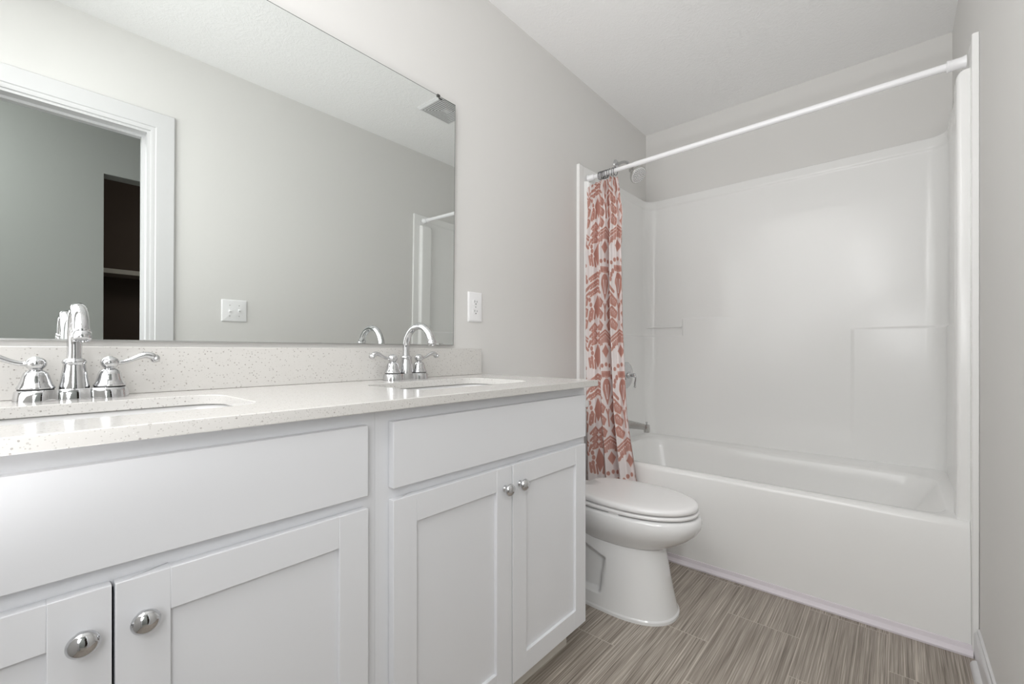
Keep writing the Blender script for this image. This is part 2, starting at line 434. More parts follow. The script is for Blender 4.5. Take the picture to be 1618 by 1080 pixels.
# ------------------------------------------------------------------ faucets
def faucet(loc, label):
    t = thing('faucet', label, 'faucet', loc, 'two-handle faucets on the countertop')
    bm = bmesh.new()
    # base plate: stadium that pinches between the three risers
    def outline(s, z):
        pts = []
        N = 96
        for i in range(N):
            a = 2*PI*i/N
            yy = 0.0835*math.sin(a); c = math.cos(a)
            u = abs(yy)
            if u < 0.022: hw = 0.0265-0.004*(u/0.022)**2
            elif u < 0.0525: f = (u-0.022)/0.0305; hw = 0.0225+0.0095*(0.5-0.5*math.cos(PI*min(1, f*1.25)))
            else: hw = math.sqrt(max(0, 1-((u-0.0525)/0.031)**2))*0.032
            hw *= 1
            pts.append(Vector((math.copysign(hw, c) if u < 0.0835-1e-6 else 0, yy, z)))
        # resample y uniformly dense near the ends through the sine, scale about centre
        return [Vector((p_.x*s, p_.y*(1-(1-s)*0.38), p_.z)) for p_ in pts]
    loft(bm, [outline(s, z) for s, z in ((1.0, 0.0), (1.0, 0.003), (0.97, 0.012), (0.93, 0.0195), (0.86, 0.0222))], True, True)
    finish('base_plate', bm, CHROME, t, smooth=50)
    bm = bmesh.new()
    lathe(bm, [(0, 0.0215), (0.0225, 0.0215), (0.0225, 0.026), (0.0212, 0.035), (0.0190, 0.052), (0.0168, 0.068), (0.0165, 0.0705), (0.0182, 0.0725), (0.0185, 0.0750), (0.0172, 0.0785), (0.0130, 0.0815), (0.0118, 0.082), (0, 0.082)], 40)
    finish('spout_pedestal', bm, CHROME, t, smooth=50)
    path = [Vector((0, 0, 0.080)), Vector((0, 0, 0.095))]
    R = 0.0690; zc = 0.1085
    for a in np.linspace(PI, math.radians(20), 34): path.append(Vector((R+R*math.cos(a), 0, zc+R*math.sin(a))))
    bm = bmesh.new(); tube(bm, path, [0.0112]*len(path), 28)
    sp = finish('spout', bm, CHROME, t, smooth=60)
    d = (path[-1]-path[-2]).normalized(); e = path[-1]
    bm = bmesh.new()
    lathe(bm, [(0, -0.002), (0.0118, -0.002), (0.0135, -0.0005), (0.0135, 0.003), (0.0128, 0.004), (0.0135, 0.005), (0.0135, 0.013), (0.0125, 0.0165), (0.0095, 0.0168), (0.009, 0.0150), (0, 0.0150)], 32, along(e, d))
    finish('aerator', bm, CHROME, sp, smooth=45)
    for s in (-1, 1):
        bm = bmesh.new()
        lathe(bm, [(0, 0.0245), (0.0262, 0.0245), (0.0268, 0.0258), (0.0262, 0.0275), (0.0232, 0.033), (0.0208, 0.040), (0.0190, 0.048), (0.0165, 0.055), (0.0120, 0.0592), (0.0095, 0.0605), (0.0098, 0.062), (0.0125, 0.0645), (0.0148, 0.0690), (0.0152, 0.0735), (0.0138, 0.0785), (0.0100, 0.0825), (0.0060, 0.0842), (0.0052, 0.0850), (0, 0.0865)], 40, Matrix.Translation((0, s*0.0525, 0)))
        h = finish('handle', bm, CHROME, t, smooth=50)
        bm = bmesh.new()
        lathe(bm, [(0, 0.0222), (0.0248, 0.0222), (0.0248, 0.0246), (0, 0.0246)], 32, Matrix.Translation((0, s*0.0525, 0)))
        finish('gap_ring', bm, DARK, h, smooth=40)
        pts = smoothcurve([(0, s*0.0605, 0.0725), (0, s*0.072, 0.0728), (0, s*0.084, 0.0765), (0, s*0.098, 0.0835), (0, s*0.110, 0.0875), (0, s*0.120, 0.0860), (0, s*0.1265, 0.0805)], 6)
        rad = np.interp(np.linspace(0, 1, len(pts)), [0, 0.12, 0.35, 0.7, 0.85, 1], [0.0070, 0.0056, 0.0058, 0.0088, 0.0098, 0.0085])
        bm = bmesh.new(); tube(bm, pts, list(rad), 20, True, 0.80)
        bmesh.ops.create_uvsphere(bm, u_segments=20, v_segments=12, radius=0.0090, matrix=Matrix.Translation((0.0, s*0.1275, 0.0795)))
        for xx in (-0.0085, 0.0085):
            bmesh.ops.create_uvsphere(bm, u_segments=14, v_segments=10, radius=0.0055, matrix=Matrix.Translation((xx, s*0.1285, 0.0785)))
        finish('lever', bm, CHROME, h, smooth=60)
    return t
f0 = faucet((0.0800, 0.0830, ZT), 'chrome two-handle faucet with gooseneck spout at the left sink, nearest the camera')
f1_ = dup(f0, (0.0800, 0.8755, ZT), 'chrome two-handle faucet with gooseneck spout at the right sink, towards the toilet')

# ------------------------------------------------------------------ mirror (leans very slightly forward)
MZ0, MZ1, MY0, MY1 = 1.0105, 1.953, YN+0.02, 1.1500
lean = math.radians(0.71)
mt = thing('mirror', 'large frameless wall mirror above the backsplash, reflecting the doorway', 'mirror', (0.0062, 0, MZ0))
mt.rotation_euler = (0, lean, 0)
bm = bmesh.new(); box(bm, -0.005, 0.0, MY0, MY1, 0.0, MZ1-MZ0)
gl = finish('glass', bm, MIRR, mt, smooth=0)
gl.data.materials.append(MEDGE)
for p_ in gl.data.polygons:
    if p_.normal.x < 0.9: p_.material_index = 1
bm = bmesh.new(); e_ = 0.0016
H_ = MZ1-MZ0
for (y0, y1, z0, z1) in ((MY1-e_, MY1, 0, H_), (MY0, MY1, H_-e_, H_)): box(bm, 0.00005, 0.0004, y0, y1, z0, z1)
finish('polished_edge', bm, MEDGE, mt, smooth=0)
bm = bmesh.new(); box(bm, -0.0060, 0.0035, MY0, MY1, -0.0030, -0.0005); box(bm, 0.0012, 0.0028, MY0, 0.62, -0.0030, 0.0008)
finish('bottom_channel', bm, CHAN, mt, smooth=0)
bm = bmesh.new(); box(bm, -0.004, 0.0045, 1.058, 1.070, H_-0.006, H_+0.003); box(bm, -0.004, 0.0030, 1.067, 1.082, H_-0.011, H_-0.006)
finish('clip', bm, CLIP, mt, smooth=30, bevel=0.001)
bm = bmesh.new(); box(bm, -0.004, 0.0045, 1.070, 1.092, -0.004, 0.006)
finish('clip', bm, CHAN, mt, smooth=30, bevel=0.0015)

# ------------------------------------------------------------------ outlet and switch plate
def plate_mesh(w, h):
    bm = bmesh.new()
    L = []
    for ins, z in ((0, 0), (0, 0.002), (0.0035, 0.0055), (0.006, 0.0062)):
        L.append([Vector((z, q.x, q.y)) for q in rrect(-w/2+ins, w/2-ins, -h/2+ins, h/2-ins, 0.003, 0, 4)])
    loft(bm, L, True, True); return bm
ot = thing('electrical_outlet', 'white duplex outlet plate on the wall right of the mirror', 'outlet', (0.0005, 1.2715, 1.1685))
finish('plate', plate_mesh(0.080, 0.1235), PLATE, ot, smooth=30)
for s in (-1, 1):
    bm = bmesh.new(); zc = s*0.0195
    pts = [(0.0172*math.cos(a), max(-0.0125, min(0.0125, 0.0172*math.sin(a)))) for a in np.linspace(0, 2*PI, 40, endpoint=False)]
    loft(bm, [[Vector((x, a, zc+b)) for a, b in pts] for x in (0.0055, 0.0076)], True, True)
    rc = finish('receptacle', bm, PLATE, ot, smooth=30)
    bm = bmesh.new(); box(bm, 0.0074, 0.0078, -0.0075, -0.0055, zc-0.001, zc+0.0075); box(bm, 0.0074, 0.0078, 0.0055, 0.0075, zc-0.001, zc+0.0065)
    lathe(bm, [(0, 0), (0.0026, 0), (0.0026, 0.0004), (0, 0.0004)], 12, along((0.0074, 0, zc-0.0072), (1, 0, 0)))
    finish('slot', bm, DARK, rc, smooth=0)
bm = bmesh.new(); lathe(bm, [(0, 0), (0.003, 0), (0.0026, 0.0012), (0, 0.0014)], 14, along((0.006, 0, 0), (1, 0, 0)))
finish('screw', bm, CHAN, ot)
sw = thing('light_switch', 'white double toggle switch plate on the wall opposite, seen in the mirror', 'switch', (W-0.0005, 0.8325, 1.1760))
sw.rotation_euler = (0, 0, PI)
finish('plate', plate_mesh(0.128, 0.1235), PLATE, sw, smooth=30)
for yy, d in ((-0.0235, -1), (0.0235, 1)):
    bm = bmesh.new(); box(bm, 0.0055, 0.0072, yy-0.005, yy+0.005, -0.012, 0.012)
    vs = box(bm, 0.006, 0.019, yy-0.004, yy+0.004, -0.004, 0.004)
    bmesh.ops.rotate(bm, verts=vs, cent=(0.006, yy, 0), matrix=Matrix.Rotation(d*0.5, 3, 'Y'))
    finish('toggle', bm, PLATE, sw, smooth=30, bevel=0.0008)
    for zz in (-0.030, 0.030):
        bm = bmesh.new(); lathe(bm, [(0, 0), (0.003, 0), (0.0026, 0.0012), (0, 0.0014)], 14, along((0.006, yy, zz), (1, 0, 0)))
        finish('screw', bm, CHAN, sw)

# ------------------------------------------------------------------ ceiling vent (seen in the mirror)
VX, VY, VH = 0.865, 1.812, 0.130
vt = thing('ceiling_vent', 'square white louvred exhaust fan grille on the ceiling, seen in the mirror', 'vent', (VX, VY, ZC))
def sq_ring(bm, h0, h1, z0, z1):
    loft(bm, [[Vector((sx*h, sy*h, z)) for sx, sy in ((-1, -1), (1, -1), (1, 1), (-1, 1))] for h, z in ((h0, z0), (h1, z1), (h1-0.002, z1), (h0-0.002, z0), (h0, z0))])
bm = bmesh.new()
loft(bm, [[Vector((sx*h, sy*h, z)) for sx, sy in ((-1, -1), (1, -1), (1, 1), (-1, 1))] for h, z in ((VH, -0.0005), (VH, -0.006), (VH-0.012, -0.016), (VH-0.023, -0.0165), (VH-0.023, -0.003))])
finish('frame', bm, TRIM, vt, smooth=0)
boxo('backing', (-VH+0.02, VH-0.02, -VH+0.02, VH-0.02, -0.0145, -0.001), DARK, vt)
bm = bmesh.new()
for i in range(6):
    h = 0.102-0.0145*i
    loft(bm, [[Vector((sx*hh, sy*hh, z)) for sx, sy in ((-1, -1), (1, -1), (1, 1), (-1, 1))] for hh, z in ((h, -0.0140), (h, -0.0165), (h-0.0092, -0.0160), (h-0.0092, -0.0140), (h, -0.0140))])
box(bm, -0.017, 0.017, -0.017, 0.017, -0.0165, -0.013)
finish('louvres', bm, TRIM, vt, smooth=0)

# ------------------------------------------------------------------ tub and surround
tb = thing('bathtub', 'white one-piece bathtub with moulded shower surround across the end of the room', 'bathtub', (W/2, 2.5, 0))
def wp(L): return [q-Vector((W/2, 2.5, 0)) for q in L]
RIM = 0.420
def basin_loop(x0, x1, y0, y1, r, z, slant=0.0):
    L = rrect(x0, x1, y0, y1, r, z, 14)
    for q in L:        # the back edge drifts forward towards the right end
        f = (q.x-x0)/(x1-x0); g = (q.y-y0)/(y1-y0)
        q.y -= slant*f*f*g
    return wp(L)
bm = bmesh.new()
A0, A1 = 0.0207, W-0.0177
L = [basin_loop(A0, A1, 2.050, 2.936, 0.002, 0.0),
     basin_loop(A0, A1, 2.052, 2.936, 0.002, 0.06),
     basin_loop(A0, A1, 2.068, 2.936, 0.002, 0.30),
     basin_loop(A0, A1, 2.078, 2.936, 0.002, RIM-0.022),
     basin_loop(A0, A1, 2.082, 2.936, 0.002, RIM-0.010),
     basin_loop(A0, A1, 2.090, 2.936, 0.002, RIM-0.002),
     basin_loop(A0, A1, 2.100, 2.936, 0.002, RIM),
     basin_loop(0.085, 1.462, 2.122, 2.815, 0.10, RIM, 0.09),
     basin_loop(0.090, 1.456, 2.129, 2.806, 0.105, RIM-0.004, 0.09),
     basin_loop(0.096, 1.448, 2.136, 2.798, 0.11, RIM-0.016, 0.09),
     basin_loop(0.104, 1.425, 2.142, 2.790, 0.12, RIM-0.06, 0.08),
     basin_loop(0.130, 1.330, 2.165, 2.760, 0.14, 0.20, 0.06),
     basin_loop(0.150, 1.240, 2.185, 2.735, 0.15, 0.115, 0.05),
     basin_loop(0.190, 1.160, 2.225, 2.700, 0.15, 0.090, 0.04),
     basin_loop(0.300, 1.000, 2.330, 2.620, 0.12, 0.084, 0.0)]
loft(bm, L, True, True)
finish('tub', bm, ACR, tb, smooth=50)

# moulded wall surround: one U-shaped sheet with shelves and ledges pressed into it
PXL, PXR, PY, PYF, CR = 0.019, W-0.0165, 2.921, 2.046, 0.075
prof = []
for yy in np.linspace(PYF, PY-CR, 50): prof.append((PXL, yy, 1, 0, 'L'))
for a in np.linspace(PI, PI/2, 14)[1:-1]: prof.append((PXL+CR+CR*math.cos(a), PY-CR+CR*math.sin(a), -math.cos(a), -math.sin(a), 'C'))
for xx in np.linspace(PXL+CR, PXR-CR, 170): prof.append((xx, PY, 0, -1, 'B'))
for a in np.linspace(PI/2, 0, 14)[1:-1]: prof.append((PXR-CR+CR*math.cos(a), PY-CR+CR*math.sin(a), -math.cos(a), -math.sin(a), 'C'))
for yy in np.linspace(PY-CR, PYF, 50): prof.append((PXR, yy, -1, 0, 'R'))
def ss(a, b, x):
    t = min(1, max(0, (x-a)/(b-a))); return t*t*(3-2*t)
LOW = 0.008
def relief(x, y, z):
    o = 0.0
    o += 0.006*ss(1.950, 1.968, z)                                    # top band
    # lower part stands slightly proud at both ends and along the foot
    lt = 1.200 if x > 0.262 else 1.085
    if y < PY-0.12 and x < 0.1: lt = 1.085
    pl = ss(0.66, 0.34, x)*ss(lt+0.006, lt-0.006, z)
    pr_ = ss(1.140, 1.160, x)*ss(1.109, 1.097, z)
    pf = ss(0.60, 0.48, z)
    o += LOW*max(pl, pr_, pf)
    o *= ss(2.14, 2.26, y)
    return o
zs = sorted(set([round(q, 4) for q in list(np.linspace(RIM-0.004, 1.06, 50))+list(np.linspace(1.06, 1.22, 60))+list(np.linspace(1.22, 1.94, 24))+list(np.linspace(1.94, 2.009, 22))]))
bm = bmesh.new(); rows = []
back = []
for x, y, nx, ny, k_ in prof:
    if k_ == 'L': bx, by = 0.001, y
    elif k_ == 'R': bx, by = W-0.001, y
    elif k_ == 'B': bx, by = x, YB-0.001
    else:
        a = math.atan2(-ny, -nx); R2 = CR+0.0152
        bx = (PXL+CR if x < 0.7 else PXR-CR)+R2*math.cos(a); by = PY-CR+R2*math.sin(a)
    back.append((bx, by))
def row(z, off): return [Vector((x+nx*(relief(x, y, z)+off)-W/2, y+ny*(relief(x, y, z)+off)-2.5, z)) for x, y, nx, ny, k_ in prof]+[Vector((bx-W/2, by-2.5, z)) for bx, by in back[::-1]]
for z in zs: rows.append(row(z, 0))
rows.append(row(2.012, -0.003))
loft(bm, rows)
NP = len(prof)
for R_ in (0, len(rows)-1):
    bm.verts.ensure_lookup_table()
    vs = bm.verts[R_*2*NP:(R_+1)*2*NP]
    for i in range(NP-1): bm.faces.new((vs[i], vs[i+1], vs[2*NP-2-i], vs[2*NP-1-i]))
finish('wall_surround', bm, ACR, tb, smooth=40)
for s, xa, xb in ((-1, 0.001, 0.0205), (1, W-0.0175, W-0.0005)):
    bm = bmesh.new(); box(bm, xa-W/2, xb-W/2, 2.045-2.5, 2.085-2.5, 0.0005, 2.012)
    finish('side_flange', bm, ACR, tb, smooth=30, bevel=0.003)
    bm = bmesh.new()
    c0, c1 = (0.019, 0.049) if s < 0 else (1.4755, W-0.0160)
    N_ = 10; zt = 1.927
    L = [[Vector((c0-W/2, y_-2.5, RIM-0.06)) for y_ in (0,)]]
    # column section rounded on the room side, with a rounded shoulder at the top
    def sec(z, rise):
        pts = []
        x_in, x_out = (c1, c0) if s < 0 else (c0, c1)
        dx = (x_out-x_in)
        x_in2 = x_in+dx*rise
        y0 = 2.098 if z > RIM else 2.098-(RIM-z)*0.09
        y1, r_ = 2.20, 0.012
        sg = 1 if x_out > x_in else -1
        pts.append(Vector((x_out, y0, z)))
        for a in np.linspace(0, PI/2, 6): pts.append(Vector((x_in2+sg*r_*(1-math.sin(a)), y0+r_*(1-math.cos(a)), z)))
        for a in np.linspace(0, PI/2, 8): pts.append(Vector((x_in2+sg*0.02*(1-math.cos(a)), y1-0.02+0.02*math.sin(a)+0.02*(0), z)))
        pts.append(Vector((x_out, y1+0.02, z)))
        return [q-Vector((W/2, 2.5, 0)) for q in pts]
    L = [sec(RIM-0.03, 0)]+[sec(z, 0) for z in np.linspace(RIM, zt-0.025, 12)]
    for a in np.linspace(0.2, PI/2, 6): L.append(sec(zt-0.025+0.025*math.sin(a), 0.45*(1-math.cos(a))))
    loft(bm, L, True, True)
    finish('column', bm, ACR, tb, smooth=50)
# soap bar of the corner shelf
bm = bmesh.new()
tube(bm, [Vector((q[0]-W/2, q[1]-2.5, 1.1455)) for q in ((0.03, 2.885, 0), (0.262, 2.908, 0))], 0.0045, 12)
finish('soap_ledge', bm, ACR, tb, smooth=50)
# vinyl strip along the foot of the apron
bm = bmesh.new()
q = [(2.052, 0.0), (2.030, 0.0), (2.029, 0.007), (2.032, 0.011), (2.038, 0.0135), (2.0445, 0.018), (2.0475, 0.032), (2.0525, 0.034)]
loft(bm, [[Vector((x, y_, z)) for y_, z in q] for x in (0.03, 1.509)], True, True)
struct(finish('trim_2', bm, VINYL, smooth=35))

# ------------------------------------------------------------------ curtain rod, rings, curtain
RY = 2.130
RZL, RZR = 1.951, 1.967
def rodz(x): return RZL+(RZR-RZL)*x/W
rt = thing('curtain_rod', 'white tension shower rod spanning above the tub', 'curtain rod', (W/2, RY, 1.959))
def rp(x): return Vector((x-W/2, 0, rodz(x)-1.959))
bm = bmesh.new(); tube(bm, [rp(0.30), rp(1.4585)], 0.0128, 24); finish('thick_tube', bm, RODM, rt, smooth=50)
bm = bmesh.new(); tube(bm, [rp(0.0300), rp(0.31)], 0.0112, 24); finish('thin_tube', bm, RODM, rt, smooth=50)
for pts in ([(1.5008, 0.0205), (1.4980, 0.0205), (1.490, 0.0180), (1.463, 0.0178), (1.4585, 0.0195), (1.4545, 0.0195), (1.4525, 0.0150)], [(0.0262, 0.0200), (0.0290, 0.0200), (0.033, 0.0165), (0.060, 0.0160), (0.064, 0.0130)]):
    bm = bmesh.new(); tube(bm, [rp(x) for x, r_ in pts], [r_ for x, r_ in pts], 28); finish('end_cap', bm, RODM, rt, smooth=40)

RNG = mat('dark_chrome_ring', (0.22, 0.22, 0.23, 1), 0.10, 1.0)
bm = bmesh.new()
path = []
for a in np.linspace(0, 2*PI, 33): path.append((0, 0.0185*math.sin(a), 0.004-0.0215*math.cos(a)-0.0045))
tube(bm, path, 0.0017, 8, False)
for a in (0.9, 0, -0.9): bmesh.ops.create_uvsphere(bm, u_segments=10, v_segments=8, radius=0.0030, matrix=Matrix.Translation((0, 0.0185*math.sin(PI+a), 0.0215*math.cos(a))))
ring0 = finish('curtain_ring', bm, RNG, smooth=60)
GR = 'metal rings bunched at the left end of the shower rod'
ring_x = [0.098, 0.106, 0.113, 0.121, 0.129, 0.136, 0.146, 0.160, 0.176, 0.192]
for i, x in enumerate(ring_x):
    o = ring0 if i == 0 else ring0.copy()
    if i: COL.objects.link(o)
    o.location = (x, RY, rodz(x)-0.0045); o.rotation_euler = (0, 0, random.uniform(-0.25, 0.25))
    lab = 'small shiny metal ring bunched with others over the curtain on the white rod'
    if i == len(ring_x)-1: lab = 'metal curtain ring nearest the bare rod, standing a little apart from the bunch'
    tag(o, lab, 'curtain ring', GR)

# --- curtain cloth
HP, VP = 0.150, 0.540          # half width and height of the printed repeat
def seg_d(px, py, ax, ay, bx, by):
    dx, dy = bx-ax, by-ay
    t = np.clip(((px-ax)*dx+(py-ay)*dy)/(dx*dx+dy*dy), 0, 1)
    return np.hypot(px-ax-t*dx, py-ay-t*dy)
def print_field(U, V):
    """coral print: 1 inside a motif; U, V in metres on the flat cloth"""
    u0 = np.abs(((U+HP) % (2*HP))-HP)*100      # mirrored, 0..15 cm
    v = (V % VP)*100
    D = np.full(U.shape, 9.0)
    def blob(d):
        nonlocal D; D = np.minimum(D, d)
    def line(ax, ay, bx, by, w): blob(seg_d(u0, v, ax, ay, bx, by)-w)
    def circ(cx_, cy_, r, e=1.0): blob(np.hypot((u0-cx_), (v-cy_)*e)-r)
    # dots and diamond at the foot
    for a, b in ((0, 3.2), (3.0, 2.6), (5.6, 1.0)): circ(a, b, 0.85)
    blob((np.abs(u0)/2.4+np.abs(v-10)/3.0-1)*1.6)
    # fringe under a peaked band
    for i in range(6): line(0.55+1.1*i, 17.6-0.75*i, 0.55+1.1*i, 14.9-0.75*i+0.5*(i % 2), 0.27)
    line(0, 19.2, 7.2, 15.0, 0.42); line(0, 20.8, 7.6, 16.4, 0.24)
    # comb-shaped hooks, three rows
    for y in (23.0, 29.0, 35.0):
        line(2.0, y+0.4, 5.6, y+3.4, 0.42); line(5.6, y+3.4, 7.2, y+2.6, 0.42); line(7.2, y+2.6, 6.6, y-0.6, 0.42); line(6.6, y-0.6, 3.4, y-1.9, 0.42); line(3.4, y-1.9, 2.0, y+0.4, 0.40)
        for i in range(3): line(3.6+1.05*i, y-1.2+0.45*i, 3.5+1.05*i, y+0.4+0.75*i, 0.26)
    # drop with a pale slit
    w = np.clip(np.where(v > 44.5, np.sqrt(np.clip(1-((v-44.5)/5.5)**2, 0, 1))*2.9, np.clip((v-36.6)/7.9, 0, 1)*2.9), 0, 9)
    dd = np.where((v > 36.6) & (v < 50), u0-w, 9.0)
    slit = (np.abs(u0-1.1*np.clip((v-38)/8, 0, 1)) < 0.22) & (v > 39.5) & (v < 47)
    blob(np.where(slit, 0.6, dd))
    # fan of dots
    for i in range(5):
        a = i*0.36
        circ(6.4*math.sin(a)+0.2, 45.8+6.6*math.cos(a), 0.85, 0.8)
    for i in range(4): line(0.5+0.9*i, 53.6, 0.5+0.9*i, 50.6+0.4*i, 0.16)
    # side column between the medallions
    for y, s in ((7.5, 1), (33.5, 1)):
        ww = np.clip(1-np.abs(v-y)/6.0, 0, 1)*3.0
        blob(np.where(np.abs(v-y) < 6, (15-u0)-ww, 9.0))
    for y in (15.0, 18.6, 22.2):
        line(9.2, y-1.0, 12.6, y+2.2, 0.42); line(12.6, y+2.2, 14.6, y+0.4, 0.42); line(10.6, y-1.6, 14.2, y-0.6, 0.3)
        for i in range(3): line(11.2+1.1*i, y-0.9, 11.3+1.1*i, y+0.5, 0.24)
    for a, b in ((9.4, 4.0), (10.4, 6.4), (10.8, 9.0), (10.2, 11.4), (9.2, 26.4), (10.2, 29.0), (10.4, 31.8), (9.8, 34.4), (8.8, 37.0)): circ(a, b, 0.80, 0.85)
    for y in (41.0, 45.0, 49.0):
        line(8.6, y-1.0, 14.8, y+2.6, 0.5); line(9.4, y-2.2, 14.8, y+0.9, 0.22)
        for i in range(4): line(10.0+1.3*i, y-0.4+0.72*i, 10.4+1.3*i, y-1.9+0.72*i, 0.25)
    # broad leaves and stepped bands that fill the ground between the motifs
    for y, dr in ((26.5, 1), (6.0, -1)):
        for i in range(3):
            line(8.6+1.9*i, y+dr*(0.4*i), 9.4+1.9*i, y+dr*(4.2+0.4*i), 0.55-0.06*i)
    line(7.6, 10.5, 4.6, 13.2, 0.50); line(8.2, 12.2, 9.4, 15.2, 0.45)
    line(0, 32.0, 0, 26.0, 0.30); line(0.9, 34.2, 0, 31.6, 0.30)
    line(4.2, 40.2, 8.0, 43.4, 0.55); line(5.0, 38.2, 9.0, 41.0, 0.32)
    return D
NU, NV = 760, 1000
CZ1, CZ0 = 1.918, 0.150
fw = 0.0
t_ = np.linspace(0, 1, NU); h_ = np.linspace(0, 1, NV)       # h: 0 top, 1 bottom
Tm, Hm = np.meshgrid(t_, h_)
NF = 3.35
x_left = np.interp(Hm, [0, 0.10, 0.3, 1.0], [0.044, 0.052, 0.062, 0.076])
x_right_top = np.interp(Hm, [0, 0.05, 0.12, 0.45, 0.7, 0.88, 1.0], [0.212, 0.244, 0.272, 0.294, 0.330, 0.386, 0.450])
# broad rounded fronts parted by narrow deep tucks
ph = 2*PI*NF*(Tm+0.022*np.sin(2*PI*Tm*1.3+0.8)+0.010*np.sin(4.0*Hm+5*Tm)) + 0.9
g_ = ((1+np.sin(ph))/2)**3.0
amp = np.interp(Hm, [0, 0.05, 0.2, 1.0], [0.018, 0.040, 0.078, 0.080])*(0.85+0.25*np.sin(2*PI*Tm*1.7+1.2))
front = np.interp(Hm, [0, 0.06, 0.22, 1.0], [RY-0.020, RY-0.070, 2.012, 1.968])
X = x_left+(x_right_top-x_left)*(Tm-0.016*np.sin(2*ph)*g_)
Y = front+amp*g_+0.010*np.cos(ph*2+0.4)*(1-g_)+0.004*np.sin(9*Hm+11*Tm)*Hm+0.005*np.sin(6*ph+3*Hm)*np.clip(1-Hm*3, 0.15, 1)
Y = np.minimum(Y, np.interp(Hm, [0, 0.10, 0.80, 0.84, 1.0], [2.2, 2.082, 2.082, 2.040, 2.036]))
Y = np.where(X < 0.062, np.minimum(Y, 2.086), Y)
# top hem scallops between the rings and sags at the free left end
hem = CZ1-0.010*np.abs(np.sin(ph*1.6))-0.036*np.clip(1-Tm/0.25, 0, 1)**1.3
Z = CZ0+(hem-CZ0)*(1-Hm)
# flat-cloth coordinates
dx = np.diff(X, axis=1); dy = np.diff(Y, axis=1)
sl = np.concatenate([np.zeros((NV, 1)), np.cumsum(np.hypot(dx, dy), axis=1)], axis=1)
sref = sl[NV//2]
U = np.broadcast_to(sref, X.shape); V = (Z-CZ0)
co = np.stack([X, Y, Z], -1).reshape(-1, 3).astype(np.float32)
ii = np.arange(NU*NV).reshape(NV, NU)
quads = np.stack([ii[:-1, :-1], ii[1:, :-1], ii[1:, 1:], ii[:-1, 1:]], -1).reshape(-1, 4).astype(np.int32)
me = bpy.data.meshes.new('shower_curtain')
me.vertices.add(len(co)); me.vertices.foreach_set('co', co.ravel())
me.loops.add(quads.size); me.loops.foreach_set('vertex_index', quads.ravel())
me.polygons.add(len(quads)); me.polygons.foreach_set('loop_start', np.arange(0, quads.size, 4, dtype=np.int32))
me.polygons.foreach_set('use_smooth', np.ones(len(quads), bool))
me.update(calc_edges=True)
ctr = np.argmin(np.abs(X[NV*3//4]-0.228)); off = sref[ctr]
fld = print_field((U-off)*1.3, V+0.54-0.195)
val = np.clip(0.5-(fld-0.22)/0.36*0.5, 0, 1)
a_ = me.attributes.new('print', 'FLOAT', 'POINT'); a_.data.foreach_set('value', val.ravel().astype(np.float32))
me.materials.append(CLOTH)
cur = bpy.data.objects.new('shower_curtain', me); COL.objects.link(cur)
tag(cur, 'coral and off-white patterned fabric shower curtain gathered at the left of the tub', 'shower curtain')

# ------------------------------------------------------------------ shower head, valve, tub spout
sh = thing('shower_fixture', 'round chrome shower head on a bent arm high on the wall above the tub', 'shower head', (0.0, 2.50, 2.155))
bm = bmesh.new(); lathe(bm, [(0, 0.0005), (0.031, 0.0005), (0.0305, 0.003), (0.025, 0.009), (0.014, 0.013), (0, 0.014)], 36, along((0, 0, 0), (1, 0, 0)))
finish('wall_flange', bm, CHROME, sh, smooth=50)
pts = smoothcurve([(0.008, 0, 0), (0.05, 0, 0.002), (0.080, 0, -0.012), (0.102, -0.002, -0.044), (0.107, -0.004, -0.062)], 8)
bm = bmesh.new(); tube(bm, pts, 0.0088, 18); finish('arm', bm, CHROME, sh, smooth=60)
ax = Vector((0.62, -0.20, -0.60)).normalized()
bm = bmesh.new()
m_ = along(Vector(pts[-1])-ax*0.004, ax) @ Matrix.Scale(1.28, 4)
lathe(bm, [(0, 0), (0.0125, 0), (0.0135, 0.003), (0.0135, 0.012), (0.0165, 0.016), (0.024, 0.028), (0.035, 0.046), (0.0405, 0.056), (0.0415, 0.061), (0.0395, 0.064), (0, 0.064)], 44, m_)
hd = finish('head', bm, CHROME2, sh, smooth=45)
bm = bmesh.new()
lathe(bm, [(0, 0.0638), (0.036, 0.0638), (0.036, 0.0652), (0.031, 0.0662), (0, 0.0656)], 40, m_)
fp = finish('spray_face', bm, PLATE, hd, smooth=30)
bm = bmesh.new()
for rr, nn in ((0.008, 6), (0.016, 12), (0.0235, 18), (0.030, 22)):
    for i in range(nn):
        a = 2*PI*i/nn
        lathe(bm, [(0, 0.0655), (0.0016, 0.0655), (0.0012, 0.0690), (0, 0.0690)], 8, m_ @ Matrix.Translation((rr*math.cos(a), rr*math.sin(a), 0)))
finish('nozzles', bm, NOZ, hd, smooth=40)

